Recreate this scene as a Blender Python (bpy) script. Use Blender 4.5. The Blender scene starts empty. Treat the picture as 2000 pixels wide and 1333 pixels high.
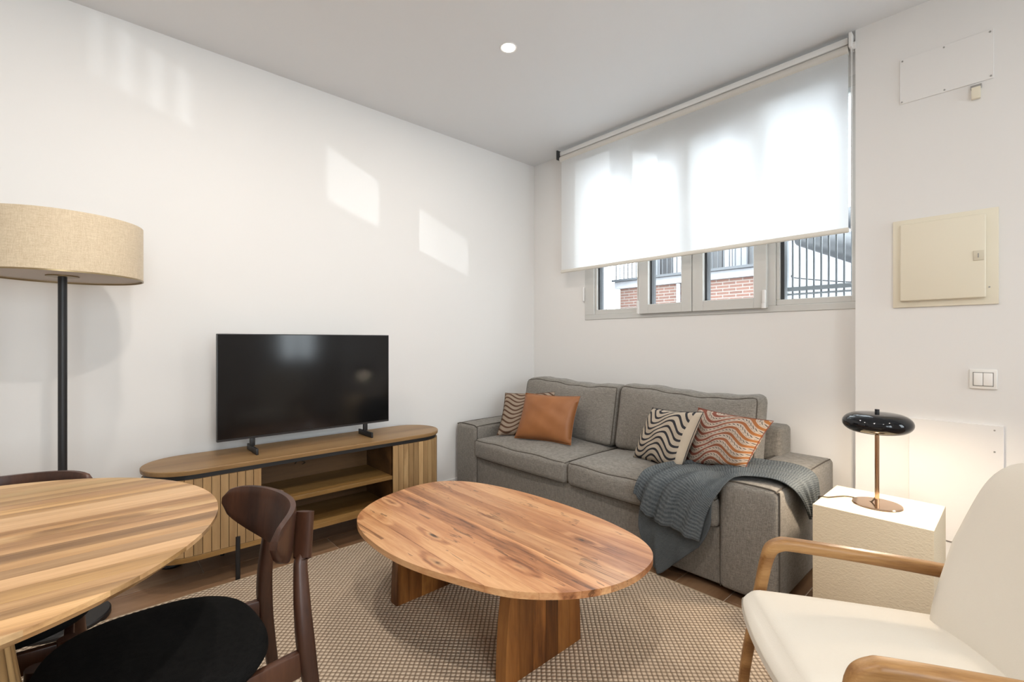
import bpy, bmesh, math, random
from mathutils import Vector, Matrix
random.seed(7)
scn = bpy.context.scene
COL = scn.collection
PI = math.pi

# ------------------------------------------------------------------ camera, world, lights, exposure
CAMX, CAMZ, FPX = 3.07, 1.17, 910.0
YAW = math.atan2(995, FPX)
cam_data = bpy.data.cameras.new('camera')
cam = bpy.data.objects.new('camera', cam_data); COL.objects.link(cam)
cam.location = (CAMX, 0, CAMZ); cam.rotation_euler = (PI / 2, 0, YAW)
cam_data.sensor_width = 36; cam_data.lens = FPX / 2000 * 36; cam_data.clip_start = .02
scn.camera = cam
scn.view_settings.view_transform = 'Standard'
scn.view_settings.look = 'None'
scn.view_settings.gamma = 1
scn.view_settings.use_curve_mapping = False
scn.view_settings.exposure = -0.12

world = bpy.data.worlds.new('sky'); scn.world = world; world.use_nodes = True
bg = world.node_tree.nodes['Background']
bg.inputs[0].default_value = (.88, .94, 1, 1); bg.inputs[1].default_value = 16.5

def add_light(name, kind, loc, power, color, rot=(0, 0, 0), **kw):
    d = bpy.data.lights.new(name, kind); d.energy = power; d.color = color
    for k, v in kw.items(): setattr(d, k, v)
    o = bpy.data.objects.new(name, d); COL.objects.link(o)
    o.location = loc; o.rotation_euler = rot
    return o
H = 2.797           # ceiling height
WY = 3.086          # window wall
PY = 2.97           # pier wall face
PX = 2.484          # pier corner
DOWNLIGHTS = [(1.152, 1.728), (1.25, .33), (2.65, .30), (2.65, -1.3), (1.2, -1.3), (4.0, .3), (4.0, 1.7)]
WARM = (1, .915, .83)
for i, (x, y) in enumerate(DOWNLIGHTS):
    p = {0: 10, 1: 15, 2: 23}.get(i, 6)
    add_light('downlight_lamp', 'AREA', (x, y, H - .012), p, WARM, shape='DISK', size=.075)
# daylight bounced off the glazing across the courtyard, coming in low through the window
gl = add_light('courtyard_glint', 'SPOT', (4.37, 7.0, .15), 1000, (.93, .96, 1), spot_size=math.radians(27), spot_blend=.5, shadow_soft_size=.022)
gl.rotation_euler = (Vector((1.0, 3.05, 1.50)) - Vector((4.37, 7.0, .15))).to_track_quat('-Z', 'Y').to_euler()
# sky portals in the two openings (no emission of their own)
def portal(loc, rot, sx, sy):
    o = add_light('sky_portal', 'AREA', loc, 1, (1, 1, 1), rot, shape='RECTANGLE', size=sx, size_y=sy)
    o.data.cycles.is_portal = True
portal((1.54, 3.30, 1.98), (-PI / 2, 0, 0), 1.9, 1.3)
portal((5.15, 2.42, 1.6), (0, PI / 2, 0), 1.5, .8)
portal((5.15, -.1, 1.55), (0, PI / 2, 0), 1.5, 1.6)

# ------------------------------------------------------------------ helpers
def empty(name, loc, rz=0, label=None, cat=None, group=None, kind=None):
    o = bpy.data.objects.new(name, None); COL.objects.link(o)
    o.location = loc; o.rotation_euler = (0, 0, rz); o.empty_display_size = .1
    tag(o, label, cat, group, kind); return o
def tag(o, label=None, cat=None, group=None, kind=None):
    if label: o['label'] = label
    if cat: o['category'] = cat
    if group: o['group'] = group
    if kind: o['kind'] = kind
    return o
def root_of(o):
    while o.parent: o = o.parent
    return o
def mk(name, bm, m, parent=None, smooth=True, world=False, color=None, flat_angle=35):
    """link bm as one mesh object; world=True: vertices are in world metres, shifted to the root's (unrotated) place"""
    if world and parent is not None:
        L = root_of(parent).location
        off = Vector(L)
        p = parent
        while p.parent: off += Vector(p.location); p = p.parent
        bmesh.ops.translate(bm, verts=bm.verts, vec=-off)
    bmesh.ops.recalc_face_normals(bm, faces=bm.faces)
    me = bpy.data.meshes.new(name); bm.to_mesh(me); bm.free()
    me.materials.append(m)
    if smooth:
        me.polygons.foreach_set('use_smooth', [True] * len(me.polygons))
        try: me.set_sharp_from_angle(angle=math.radians(flat_angle))
        except Exception: pass
    o = bpy.data.objects.new(name, me); COL.objects.link(o)
    if parent: o.parent = parent
    if color: o.color = (*color, 1)
    return o
def B(): return bmesh.new()
def box(bm, x0, x1, y0, y1, z0, z1, bev=0, seg=2):
    n0 = set(bm.verts)
    r = bmesh.ops.create_cube(bm, size=1)
    vs = r['verts']
    for v in vs:
        v.co = Vector((x0 + (v.co.x + .5) * (x1 - x0), y0 + (v.co.y + .5) * (y1 - y0), z0 + (v.co.z + .5) * (z1 - z0)))
    if bev:
        es = [e for e in bm.edges if e.verts[0] in vs and e.verts[1] in vs]
        bmesh.ops.bevel(bm, geom=es, offset=bev, segments=seg, affect='EDGES', profile=.5)
    return [v for v in bm.verts if v not in n0]
def bx(*a, bev=0, seg=2):
    bm = B(); box(bm, *a, bev=bev, seg=seg); return bm
def cyl(bm, c, r, h, seg=32, r2=None, axis='z'):
    rr = r if r2 is None else r2
    m = Matrix.Translation(Vector(c) + Vector((0, 0, 0)))
    rot = {'z': Matrix(), 'x': Matrix.Rotation(PI / 2, 4, 'Y'), 'y': Matrix.Rotation(-PI / 2, 4, 'X')}[axis]
    bmesh.ops.create_cone(bm, cap_ends=True, segments=seg, radius1=r, radius2=rr, depth=h, matrix=m @ rot)
def lathe(bm, prof, c=(0, 0, 0), seg=64, close=False):
    rings = []
    for r, z in prof:
        if r < 1e-5: rings.append([bm.verts.new((c[0], c[1], c[2] + z))])
        else: rings.append([bm.verts.new((c[0] + r * math.cos(2 * PI * i / seg), c[1] + r * math.sin(2 * PI * i / seg), c[2] + z)) for i in range(seg)])
    prs = list(zip(rings, rings[1:])) + ([(rings[-1], rings[0])] if close else [])
    for a, b in prs:
        for i in range(seg):
            j = (i + 1) % seg
            if len(a) == 1 and len(b) == 1: continue
            if len(a) == 1: bm.faces.new((a[0], b[i], b[j]))
            elif len(b) == 1: bm.faces.new((a[i], a[j], b[0]))
            else: bm.faces.new((a[i], a[j], b[j], b[i]))
def catmull(pts, n=8, closed=False):
    P = [Vector(p) for p in pts]; out = []
    N = len(P); rng = range(N if closed else N - 1)
    for i in rng:
        if closed: a, b, c, d = P[(i - 1) % N], P[i], P[(i + 1) % N], P[(i + 2) % N]
        else: a, b, c, d = P[max(i - 1, 0)], P[i], P[i + 1], P[min(i + 2, N - 1)]
        for k in range(n):
            t = k / n
            out.append(.5 * ((2 * b) + (c - a) * t + (2 * a - 5 * b + 4 * c - d) * t * t + (3 * b - a - 3 * c + d) * t ** 3))
    if not closed: out.append(P[-1])
    return out
def sweep(bm, path, sec, closed=False, up=Vector((0, 0, 1)), scale=None, caps=True):
    """sweep section sec [(a,b)] (a: sideways, b: along up-ish) along path; scale(t)->(sa,sb)"""
    n = len(path); rings = []
    side_prev = None
    for i, p in enumerate(path):
        if closed: t = path[(i + 1) % n] - path[i - 1]
        else: t = path[min(i + 1, n - 1)] - path[max(i - 1, 0)]
        t = t.normalized()
        if side_prev is None:
            side = t.cross(up)
            if side.length < 1e-3: side = t.cross(Vector((1, 0, 0)))
        else:
            side = side_prev - t * side_prev.dot(t)
        side.normalize(); side_prev = side
        u = side.cross(t).normalized()
        sa, sb = scale(i / max(n - 1, 1)) if scale else (1, 1)
        rings.append([bm.verts.new(p + side * (a * sa) + u * (b * sb)) for a, b in sec])
    m = len(sec)
    for i in range(n if closed else n - 1):
        a, b = rings[i], rings[(i + 1) % n]
        for k in range(m): bm.faces.new((a[k], a[(k + 1) % m], b[(k + 1) % m], b[k]))
    if caps and not closed:
        bm.faces.new(rings[0][::-1]); bm.faces.new(rings[-1])
def circ(r, n=8): return [(r * math.cos(2 * PI * i / n), r * math.sin(2 * PI * i / n)) for i in range(n)]
def rrect(w, h, r, n=4):
    out = []
    for cx, cy, a0 in ((w / 2 - r, h / 2 - r, 0), (-w / 2 + r, h / 2 - r, PI / 2), (-w / 2 + r, -h / 2 + r, PI), (w / 2 - r, -h / 2 + r, 1.5 * PI)):
        for k in range(n + 1):
            a = a0 + PI / 2 * k / n; out.append((cx + r * math.cos(a), cy + r * math.sin(a)))
    return out
def tube(bm, pts, r, n=8, closed=False, smooth=0):
    path = catmull(pts, smooth, closed) if smooth else [Vector(p) for p in pts]
    sweep(bm, path, circ(r, n), closed)
def prism(bm, outline, z0, z1, bev=0, bev_low=0):
    """extrude a counter-clockwise xy outline; bev: small chamfer at the top edge, bev_low: inset of the lower edge"""
    n = len(outline)
    C = Vector((sum(p[0] for p in outline) / n, sum(p[1] for p in outline) / n, 0))
    def ring(z, ins):
        vs = []
        for i, p in enumerate(outline):
            v = Vector((p[0], p[1], 0))
            if ins:
                a = Vector((*outline[i - 1], 0)); b = Vector((*outline[(i + 1) % n], 0))
                t = (b - a).normalized(); nrm = Vector((-t.y, t.x, 0))
                v = v + nrm * ins
            vs.append(bm.verts.new((v.x, v.y, z)))
        return vs
    rings = []
    rings.append(ring(z0, bev_low))
    if bev_low: rings.append(ring(z0 + (z1 - z0) * .45, 0))
    if bev: rings.append(ring(z1 - bev, 0)); rings.append(ring(z1, bev))
    else: rings.append(ring(z1, 0))
    for a, b in zip(rings, rings[1:]):
        for i in range(n): bm.faces.new((a[i], a[(i + 1) % n], b[(i + 1) % n], b[i]))
    bm.faces.new(rings[0][::-1]); bm.faces.new(rings[-1])
def clip_poly(poly, axis, lo, hi):
    """clip a convex-ish outline to lo<=coord<=hi"""
    def half(pl, f):
        out = []
        for i in range(len(pl)):
            a, b = pl[i], pl[(i + 1) % len(pl)]; fa, fb = f(a), f(b)
            if fa >= 0: out.append(a)
            if (fa >= 0) != (fb >= 0):
                t = fa / (fa - fb); out.append((a[0] + (b[0] - a[0]) * t, a[1] + (b[1] - a[1]) * t))
        return out
    p = half(poly, lambda q: q[axis] - lo)
    return half(p, lambda q: hi - q[axis]) if len(p) > 2 else []
def puff(x0, x1, y0, y1, z0, z1, r, bulge=(0, 0, 0, 0, 0, 0), n=14, fn=None, pw=2.0):
    """rounded box whose faces swell: bulge = (-x,+x,-y,+y,-z,+z) metres; returns (bm, mapping)"""
    c = Vector(((x0 + x1) / 2, (y0 + y1) / 2, (z0 + z1) / 2)); h = Vector(((x1 - x0) / 2, (y1 - y0) / 2, (z1 - z0) / 2))
    def mp(p):
        q = Vector([p[k] * h[k] for k in range(3)])
        inner = Vector([max(-h[k] + r, min(h[k] - r, q[k])) for k in range(3)])
        d = q - inner
        if d.length > 1e-9:
            d = d.normalized() * r
        q = inner + d
        w = [1 - abs(p[k]) ** pw for k in range(3)]
        out = q.copy()
        for k in range(3):
            a, b = (k + 1) % 3, (k + 2) % 3
            s = max(p[k], 0) if True else 0
            out[k] += bulge[2 * k + 1] * max(p[k], 0) * w[a] * w[b] - bulge[2 * k] * max(-p[k], 0) * w[a] * w[b]
        out = out + c
        if fn: out = fn(out, p)
        return out
    bm = B(); cache = {}
    # nonuniform grid: dense near the rounded edge
    def grid(k):
        e = r / h[k]; g = [-1, -1 + e * .3, -1 + e * .65, -1 + e]
        m = max(4, n)
        g += [(-1 + e) + (2 - 2 * e) * i / m for i in range(1, m)]
        g += [1 - e, 1 - e * .65, 1 - e * .3, 1]
        return g
    G = [grid(k) for k in range(3)]
    def V(p):
        key = tuple(round(v, 5) for v in p)
        if key not in cache: cache[key] = bm.verts.new(mp(p))
        return cache[key]
    for k in range(3):
        a, b = (k + 1) % 3, (k + 2) % 3
        for s in (-1, 1):
            for i in range(len(G[a]) - 1):
                for j in range(len(G[b]) - 1):
                    q = []
                    for u, v in ((i, j), (i + 1, j), (i + 1, j + 1), (i, j + 1)):
                        p = [0, 0, 0]; p[k] = s; p[a] = G[a][u]; p[b] = G[b][v]; q.append(V(p))
                    try: bm.faces.new(q if s > 0 else q[::-1])
                    except ValueError: pass
    return bm, mp
def ring_on(mp, k, s, e=.985, n=16):
    """closed path round the face k=s of a puff mapping, for piping"""
    a, b = (k + 1) % 3, (k + 2) % 3; out = []
    sq = [(-1, -1), (1, -1), (1, 1), (-1, 1)]
    for i in range(4):
        u0, v0 = sq[i]; u1, v1 = sq[(i + 1) % 4]
        for t in range(n):
            f = t / n; p = [0, 0, 0]; p[k] = s; p[a] = (u0 + (u1 - u0) * f); p[b] = (v0 + (v1 - v0) * f)
            out.append(mp(p))
    return out
def copy_tree(o, parent=None, first=True):
    c = o.copy(); COL.objects.link(c)
    if parent: c.parent = parent
    for ch in list(o.children): copy_tree(ch, c)
    return c

# ------------------------------------------------------------------ materials
def mat(name, color=(.8, .8, .8), rough=.6, metal=0, spec=.5, **kw):
    m = bpy.data.materials.new(name); m.use_nodes = True
    b = m.node_tree.nodes['Principled BSDF']
    b.inputs['Base Color'].default_value = (*color, 1); b.inputs['Roughness'].default_value = rough
    b.inputs['Metallic'].default_value = metal; b.inputs['Specular IOR Level'].default_value = spec
    for k, v in kw.items(): b.inputs[k].default_value = v
    m.diffuse_color = (*color, 1)
    return m
class NT:
    def __init__(s, m): s.t = m.node_tree; s.b = s.t.nodes.get('Principled BSDF')
    def n(s, typ, **kw):
        nd = s.t.nodes.new(typ)
        for k, v in kw.items(): setattr(nd, k, v)
        return nd
    def l(s, a, b): s.t.links.new(a, b)
    def val(s, x, sock):
        if hasattr(x, 'is_output') or hasattr(x, 'links'): s.l(x, sock)
        else: sock.default_value = x
    def math(s, op, a, b=0, c=None):
        nd = s.n('ShaderNodeMath', operation=op); s.val(a, nd.inputs[0]); s.val(b, nd.inputs[1])
        if c is not None: s.val(c, nd.inputs[2])
        return nd.outputs[0]
    def coord(s, which='Object', scale=(1, 1, 1), rot=(0, 0, 0), loc=(0, 0, 0)):
        tc = s.n('ShaderNodeTexCoord'); mp = s.n('ShaderNodeMapping')
        mp.inputs['Scale'].default_value = scale; mp.inputs['Rotation'].default_value = rot; mp.inputs['Location'].default_value = loc
        s.l(tc.outputs[which], mp.inputs[0]); return mp.outputs[0]
    def noise(s, v, scale, detail=3, rough=.5, dist=0):
        nd = s.n('ShaderNodeTexNoise'); s.l(v, nd.inputs['Vector']); nd.inputs['Scale'].default_value = scale
        nd.inputs['Detail'].default_value = detail; nd.inputs['Roughness'].default_value = rough; nd.inputs['Distortion'].default_value = dist
        return nd.outputs['Fac']
    def ramp(s, f, stops, interp='LINEAR'):
        nd = s.n('ShaderNodeValToRGB'); nd.color_ramp.interpolation = interp; s.l(f, nd.inputs[0])
        el = nd.color_ramp.elements
        while len(el) < len(stops): el.new(.5)
        for e, (p, c) in zip(el, stops): e.position = p; e.color = (*c, 1) if len(c) == 3 else c
        return nd.outputs[0]
    def mix(s, f, a, b, mode='MIX'):
        nd = s.n('ShaderNodeMix', data_type='RGBA', blend_type=mode)
        s.val(f, nd.inputs[0]); s.val(a if not isinstance(a, tuple) else (*a, 1), nd.inputs[6]); s.val(b if not isinstance(b, tuple) else (*b, 1), nd.inputs[7])
        return nd.outputs[2]
    def bump(s, h, strength=.3, dist=.002):
        nd = s.n('ShaderNodeBump'); nd.inputs['Strength'].default_value = strength; nd.inputs['Distance'].default_value = dist
        s.l(h, nd.inputs['Height']); s.l(nd.outputs[0], s.b.inputs['Normal']); return nd
    def out_color(s, c): s.l(c, s.b.inputs['Base Color'])

def paint(name, color, bump=.12):
    m = mat(name, color, .85, spec=.25); t = NT(m); v = t.coord()
    n = t.noise(v, 1.3, 2); t.out_color(t.mix(n, tuple(c * .985 for c in color), tuple(min(1, c * 1.01) for c in color)))
    t.bump(t.noise(v, 260, 2), bump, .001); return m
def wood(name, stops, along='y', scale=1.0, stretch=14, rough=.5, plank_var=.35, knots=0, bump=.15, spec=.4, fig=1.0, kscale=1.0, contrast=1.0, veins=0):
    """grain runs along the given axis; the object's colour tints and its random value shifts the figure"""
    m = mat(name, stops[0][1], rough, spec=spec); t = NT(m)
    sc = {'x': (1 / stretch, 1, 1), 'y': (1, 1 / stretch, 1), 'z': (1, 1, 1 / stretch)}[along]
    base = t.coord('Object')
    oi = t.n('ShaderNodeObjectInfo')
    off = t.n('ShaderNodeVectorMath', operation='ADD'); t.l(base, off.inputs[0])
    rv = t.n('ShaderNodeCombineXYZ')
    for k, f in enumerate((7.3, 11.1, 5.7)): t.l(t.math('MULTIPLY', oi.outputs['Random'], f), rv.inputs[k])
    t.l(rv.outputs[0], off.inputs[1])
    mp = t.n('ShaderNodeMapping'); mp.inputs['Scale'].default_value = sc; t.l(off.outputs[0], mp.inputs[0])
    v = mp.outputs[0]
    knot_f = None
    broad = t.noise(v, 5 * scale, 3, .5, .6)
    phase = t.math('MULTIPLY', broad, 9.0 * fig)
    sx = t.n('ShaderNodeSeparateXYZ'); t.l(v, sx.inputs[0])
    cross = t.math('ADD', t.math('MULTIPLY', sx.outputs[0 if along != 'x' else 1], 26 * scale), t.math('MULTIPLY', sx.outputs[2 if along != 'z' else 1], 22 * scale))
    if knots:
        ks = tuple(c * (2.2 if c == 1 else .75 * stretch / 1.0) * kscale for c in (1, 1, 1)) if False else None
        mk_ = t.n('ShaderNodeMapping'); kc = {'x': (2.6, 9, 3), 'y': (9, 2.6, 3), 'z': (7, 3, 2.2)}[along]
        mk_.inputs['Scale'].default_value = tuple(c * kscale for c in kc); t.l(off.outputs[0], mk_.inputs[0])
        vo = t.n('ShaderNodeTexVoronoi'); vo.inputs['Scale'].default_value = 1.0; vo.inputs['Randomness'].default_value = 1; t.l(mk_.outputs[0], vo.inputs['Vector'])
        dn = t.math('ADD', vo.outputs['Distance'], t.math('MULTIPLY', t.noise(off.outputs[0], 22, 3), .16))
        dn = t.math('SUBTRACT', dn, .08)
        near = t.math('SUBTRACT', 1.0, t.math('MINIMUM', t.math('MULTIPLY', dn, 2.4), 1.0))
        near = t.math('MAXIMUM', near, 0.0)
        pick = t.math('GREATER_THAN', t.n('ShaderNodeSeparateColor').outputs[0], .5) if False else None
        sepc = t.n('ShaderNodeSeparateColor'); t.l(vo.outputs['Color'], sepc.inputs[0])
        pk = t.math('GREATER_THAN', sepc.outputs[0], 1 - knots)
        near = t.math('MULTIPLY', near, pk)
        phase = t.math('ADD', phase, t.math('MULTIPLY', near, 8.0))
        knot_f = t.math('MULTIPLY', t.math('POWER', near, 7.0), 2.2)
    rings = t.math('ADD', t.math('MULTIPLY', t.math('SINE', t.math('ADD', phase, cross)), .5), .5)
    fine = t.noise(v, 75 * scale, 4, .65)
    f = t.math('ADD', t.math('MULTIPLY', broad, .45), t.math('ADD', t.math('MULTIPLY', rings, .22), t.math('MULTIPLY', fine, .38)))
    if contrast != 1: f = t.math('ADD', t.math('MULTIPLY', t.math('SUBTRACT', f, .52), contrast), .52)
    col = t.ramp(f, stops)
    pv = t.math('ADD', t.math('MULTIPLY', oi.outputs['Random'], plank_var), 1 - plank_var / 2)
    col = t.mix(1.0, col, t.mix(1.0, oi.outputs['Color'], oi.outputs['Color'], 'MIX'), 'MULTIPLY')
    hs = t.n('ShaderNodeHueSaturation'); t.l(col, hs.inputs['Color']); t.l(pv, hs.inputs['Value'])
    col = hs.outputs[0]
    if knot_f is not None:
        col = t.mix(t.math('MINIMUM', knot_f, .9), col, tuple(c * .16 for c in stops[0][1]))
    if veins:
        rd = t.math('ABSOLUTE', t.math('SUBTRACT', t.noise(v, 7.5 * scale, 4, .6, .8), .5))
        gate = t.math('GREATER_THAN', t.noise(off.outputs[0], 6.5, 1), .56)
        vn = t.math('MULTIPLY', t.math('LESS_THAN', rd, .007), gate)
        sp = t.n('ShaderNodeMapping'); sp.inputs['Scale'].default_value = (.35, 1, 1) if along == 'x' else (1, 1, .35); t.l(off.outputs[0], sp.inputs[0])
        speck = t.math('GREATER_THAN', t.noise(sp.outputs[0], 42, 2, .6), .735)
        col = t.mix(t.math('MULTIPLY', t.math('MAXIMUM', vn, speck), veins), col, tuple(c * .25 for c in stops[0][1]))
    t.out_color(col)
    t.bump(t.math('ADD', fine, t.math('MULTIPLY', rings, .3)), bump, .0008)
    return m
def fabric(name, c1, c2, scale=420, rough=.95, bump=.5, dist=.0012, mott=3.0):
    m = mat(name, c1, rough, spec=.15); t = NT(m); v = t.coord()
    n1 = t.noise(v, scale, 2, .6); n2 = t.noise(v, mott, 2)
    n3 = t.noise(t.coord('Object', (1, 1, .12)), scale * 1.1, 1); n4 = t.noise(t.coord('Object', (.12, .12, 1)), scale * 1.1, 1)
    w = t.math('ADD', t.math('MULTIPLY', n1, .4), t.math('ADD', t.math('MULTIPLY', n3, .3), t.math('MULTIPLY', n4, .3)))
    f = t.ramp(w, [(.36, c1), (.64, c2)]); f = t.mix(t.math('MULTIPLY', n2, .25), f, tuple(c * .8 for c in c1))
    t.out_color(f); t.bump(w, bump, dist)
    m.node_tree.nodes['Principled BSDF'].inputs['Sheen Weight'].default_value = .15
    return m

M = {}
M['wall'] = paint('white_wall_paint', (.80, .785, .765))
M['ceiling'] = paint('white_ceiling_paint', (.77, .775, .78))
M['white'] = mat('white_lacquer', (.80, .79, .77), .4)
M['alu'] = mat('pale_grey_aluminium_frame', (.60, .595, .57), .38, spec=.5)
M['gasket'] = mat('dark_rubber_gasket', (.03, .033, .037), .5)
M['cream'] = mat('cream_enamel', (.78, .72, .58), .45)
M['plate'] = mat('painted_cover_plate', (.80, .785, .765), .6)
M['screw'] = mat('steel_screw', (.35, .34, .32), .4, metal=.6)
M['black_metal'] = mat('matt_black_metal', (.012, .012, .013), .45)
M['dark_plastic'] = mat('dark_grey_plastic', (.03, .03, .032), .4)
M['tv_glass'] = mat('glossy_tv_screen', (.004, .004, .0045), .12, spec=.38)
M['gloss_black'] = mat('gloss_black_lacquer', (.006, .007, .009), .08, spec=.42)
M['bronze'] = mat('polished_bronze', (.58, .40, .27), .14, metal=1)
M['brass_dark'] = mat('aged_brass', (.30, .22, .12), .35, metal=.8)
M['cord'] = mat('dark_cord', (.05, .035, .02), .6)
M['boucle'] = mat('cream_upholstery', (.70, .655, .575), .9, spec=.15)
t = NT(M['boucle']); v = t.coord(); t.bump(t.noise(v, 300, 3, .6), .35, .0012)
M['black_fabric'] = fabric('black_fabric', (.005, .005, .005), (.011, .0105, .010), 500, bump=.25)
M['black_fabric'].node_tree.nodes['Principled BSDF'].inputs['Sheen Weight'].default_value = 0; M['black_fabric'].node_tree.nodes['Principled BSDF'].inputs['Specular IOR Level'].default_value = .06
M['sofa'] = fabric('grey_brown_sofa_fabric', (.135, .122, .105), (.33, .305, .27), 330)
M['sofa_piping'] = mat('dark_piping', (.10, .088, .075), .9, spec=.1)
M['linen'] = fabric('beige_linen', (.56, .45, .31), (.72, .61, .45), 260, bump=.25)
M['diffuser'] = mat('pale_diffuser', (.62, .56, .50), .7)
M['blanket'] = mat('slate_muslin', (.11, .13, .14), .95, spec=.1)
t = NT(M['blanket']); v = t.coord('UV', (1, 1, 1)); sx = t.n('ShaderNodeSeparateXYZ'); t.l(v, sx.inputs[0])
wob = t.math('MULTIPLY', t.noise(v, 9, 3), 5)
cr = t.math('SINE', t.math('ADD', t.math('MULTIPLY', sx.outputs[0], 520), t.math('MULTIPLY', wob, 2.2))); cr2 = t.noise(t.coord('UV', (90, 26, 1)), 1.6, 3)
hh = t.math('ADD', t.math('MULTIPLY', cr, .16), t.math('MULTIPLY', t.math('ADD', cr2, t.noise(t.coord('UV', (150, 150, 1)), 1.5, 2)), .6))
t.out_color(t.ramp(hh, [(.2, (.040, .050, .057)), (.95, (.145, .158, .165))])); t.bump(hh, .9, .0024)
M['leather'] = mat('tan_leather', (.30, .12, .045), .45, spec=.35)
t = NT(M['leather']); v = t.coord(); n_ = t.noise(v, 5, 3); t.out_color(t.ramp(n_, [(.3, (.255, .098, .034)), (.7, (.35, .142, .052))]))
t.bump(t.math('ADD', t.noise(v, 240, 2), t.math('MULTIPLY', t.noise(v, 16, 2), 2)), .25, .002)
M['plaster'] = mat('cream_textured_render', (.74, .63, .46), .8, spec=.2)
t = NT(M['plaster']); v = t.coord(); t.bump(t.noise(t.coord('Object', (1, 1, 1.5)), 110, 3, .55, .4), 1.0, .0025)
# wavy woven pillows, drawn in each cushion's own UV
def wavy(name, ground, line, n, thr, amp=.35, freq=2.3, second=None, dots=None, warm=None, border=.0):
    m = mat(name, ground, .95, spec=.1); t = NT(m); v = t.coord('UV')
    sx = t.n('ShaderNodeSeparateXYZ'); t.l(v, sx.inputs[0]); u, w = sx.outputs[0], sx.outputs[1]
    wave = t.math('MULTIPLY', t.math('SINE', t.math('ADD', t.math('MULTIPLY', u, 2 * PI * freq), t.math('MULTIPLY', w, -2.2))), amp)
    ph = t.math('ADD', t.math('MULTIPLY', w, n), wave)
    fr = t.math('FRACT', ph)
    st = t.math('LESS_THAN', fr, thr)
    g = ground
    nz = t.noise(t.coord('UV', (1, 1, 1)), 160, 2)
    col = t.mix(st, t.ramp(nz, [(.3, tuple(c * .75 for c in ground)), (.7, tuple(c * 1.15 for c in ground))]), line if line else ground)
    if dots:
        band = t.math('MULTIPLY', t.math('GREATER_THAN', fr, thr + .12), t.math('LESS_THAN', fr, .88))
        tick = t.math('GREATER_THAN', t.math('SINE', t.math('ADD', t.math('MULTIPLY', u, 2 * PI * 22), t.math('MULTIPLY', fr, 22))), .25)
        row = t.math('GREATER_THAN', t.math('SINE', t.math('MULTIPLY', fr, 2 * PI * 3.0)), -.35)
        col = t.mix(t.math('MULTIPLY', t.math('MULTIPLY', band, tick), row), col, dots)
    if warm:
        k = t.math('MULTIPLY', t.math('MAXIMUM', t.math('SUBTRACT', u, .45), 0.0), 1.7)
        col2 = t.mix(st, col, warm); col = t.mix(t.math('MINIMUM', k, 1.0), col, col2)
    if border:
        bd = t.math('GREATER_THAN', u, 1 - border); col = t.mix(bd, col, tuple(c * 1.05 for c in ground))
    t.out_color(col); t.bump(t.math('ADD', nz, t.math('MULTIPLY', st, .8)), .5, .002)
    return m
M['pil_brown'] = wavy('brown_wave_weave', (.33, .26, .20), (.10, .055, .035), 10.5, .36, .85, 1.5)
M['pil_black'] = wavy('black_wave_weave', (.46, .39, .31), (.035, .035, .04), 9.0, .36, .95, 1.6, border=.08)
M['pil_rust'] = wavy('rust_wave_weave', (.47, .38, .31), (.22, .078, .055), 8.0, .36, .80, 1.5, dots=(.075, .072, .065), warm=(.36, .145, .045))
# woods
M['teak'] = wood('honey_teak_staves', [(.30, (.22, .118, .050)), (.5, (.42, .25, .112)), (.72, (.60, .40, .205))], 'y', 1.0, 16, .42, contrast=1.25, plank_var=.30, knots=.10, spec=.4, kscale=.8)
M['acacia'] = wood('orange_acacia', [(.22, (.13, .048, .018)), (.38, (.34, .148, .062)), (.58, (.50, .250, .112)), (.82, (.66, .40, .205))], 'x', 1.1, 11, .34, plank_var=.22, knots=.30, spec=.45, fig=1.7, kscale=1.3, contrast=1.35, veins=.55)
M['acacia_leg'] = wood('acacia_upright', [(.28, (.075, .026, .007)), (.52, (.21, .080, .019)), (.8, (.35, .155, .040))], 'z', .8, 9, .36, plank_var=.4, knots=.30, spec=.4, fig=1.8, contrast=1.5)
M['mango'] = wood('brown_mango_top', [(.25, (.15, .080, .030)), (.55, (.265, .152, .062)), (.85, (.38, .24, .11))], 'y', 1.0, 12, .42, plank_var=.1, spec=.35)
M['mango_slat'] = wood('mango_slats', [(.28, (.22, .125, .05)), (.55, (.37, .225, .10)), (.82, (.50, .33, .16))], 'z', .9, 9, .5, plank_var=.35, knots=.12)
M['carcass'] = wood('dark_carcass_wood', [(.3, (.05, .024, .009)), (.6, (.115, .055, .019)), (.9, (.18, .09, .032))], 'y', 1.0, 12, .5, plank_var=.1)  # dark wood, darkened further to stand in for the console's inner shadow
M['shelf'] = wood('shelf_wood', [(.25, (.12, .06, .016)), (.55, (.245, .13, .038)), (.85, (.40, .235, .085))], 'y', 1.0, 12, .42, plank_var=.1)  # wood tone lowered to carry the shade inside the open niche
M['walnut'] = wood('dark_walnut', [(.3, (.026, .010, .006)), (.55, (.060, .023, .012)), (.85, (.105, .044, .023))], 'z', 1.4, 9, .38, plank_var=.1, spec=.45)
M['oak'] = wood('honey_oak', [(.3, (.20, .088, .026)), (.55, (.36, .19, .068)), (.85, (.52, .31, .135))], 'y', 3.4, 12, .42, plank_var=.08, fig=1.0, bump=.3)
M['tile'] = wood('wood_look_tile', [(.28, (.115, .058, .027)), (.52, (.225, .125, .066)), (.8, (.34, .21, .12))], 'y', .8, 8, .34, plank_var=.3, spec=.45)
M['grout'] = mat('pale_grout', (.62, .52, .41), .8)
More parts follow.
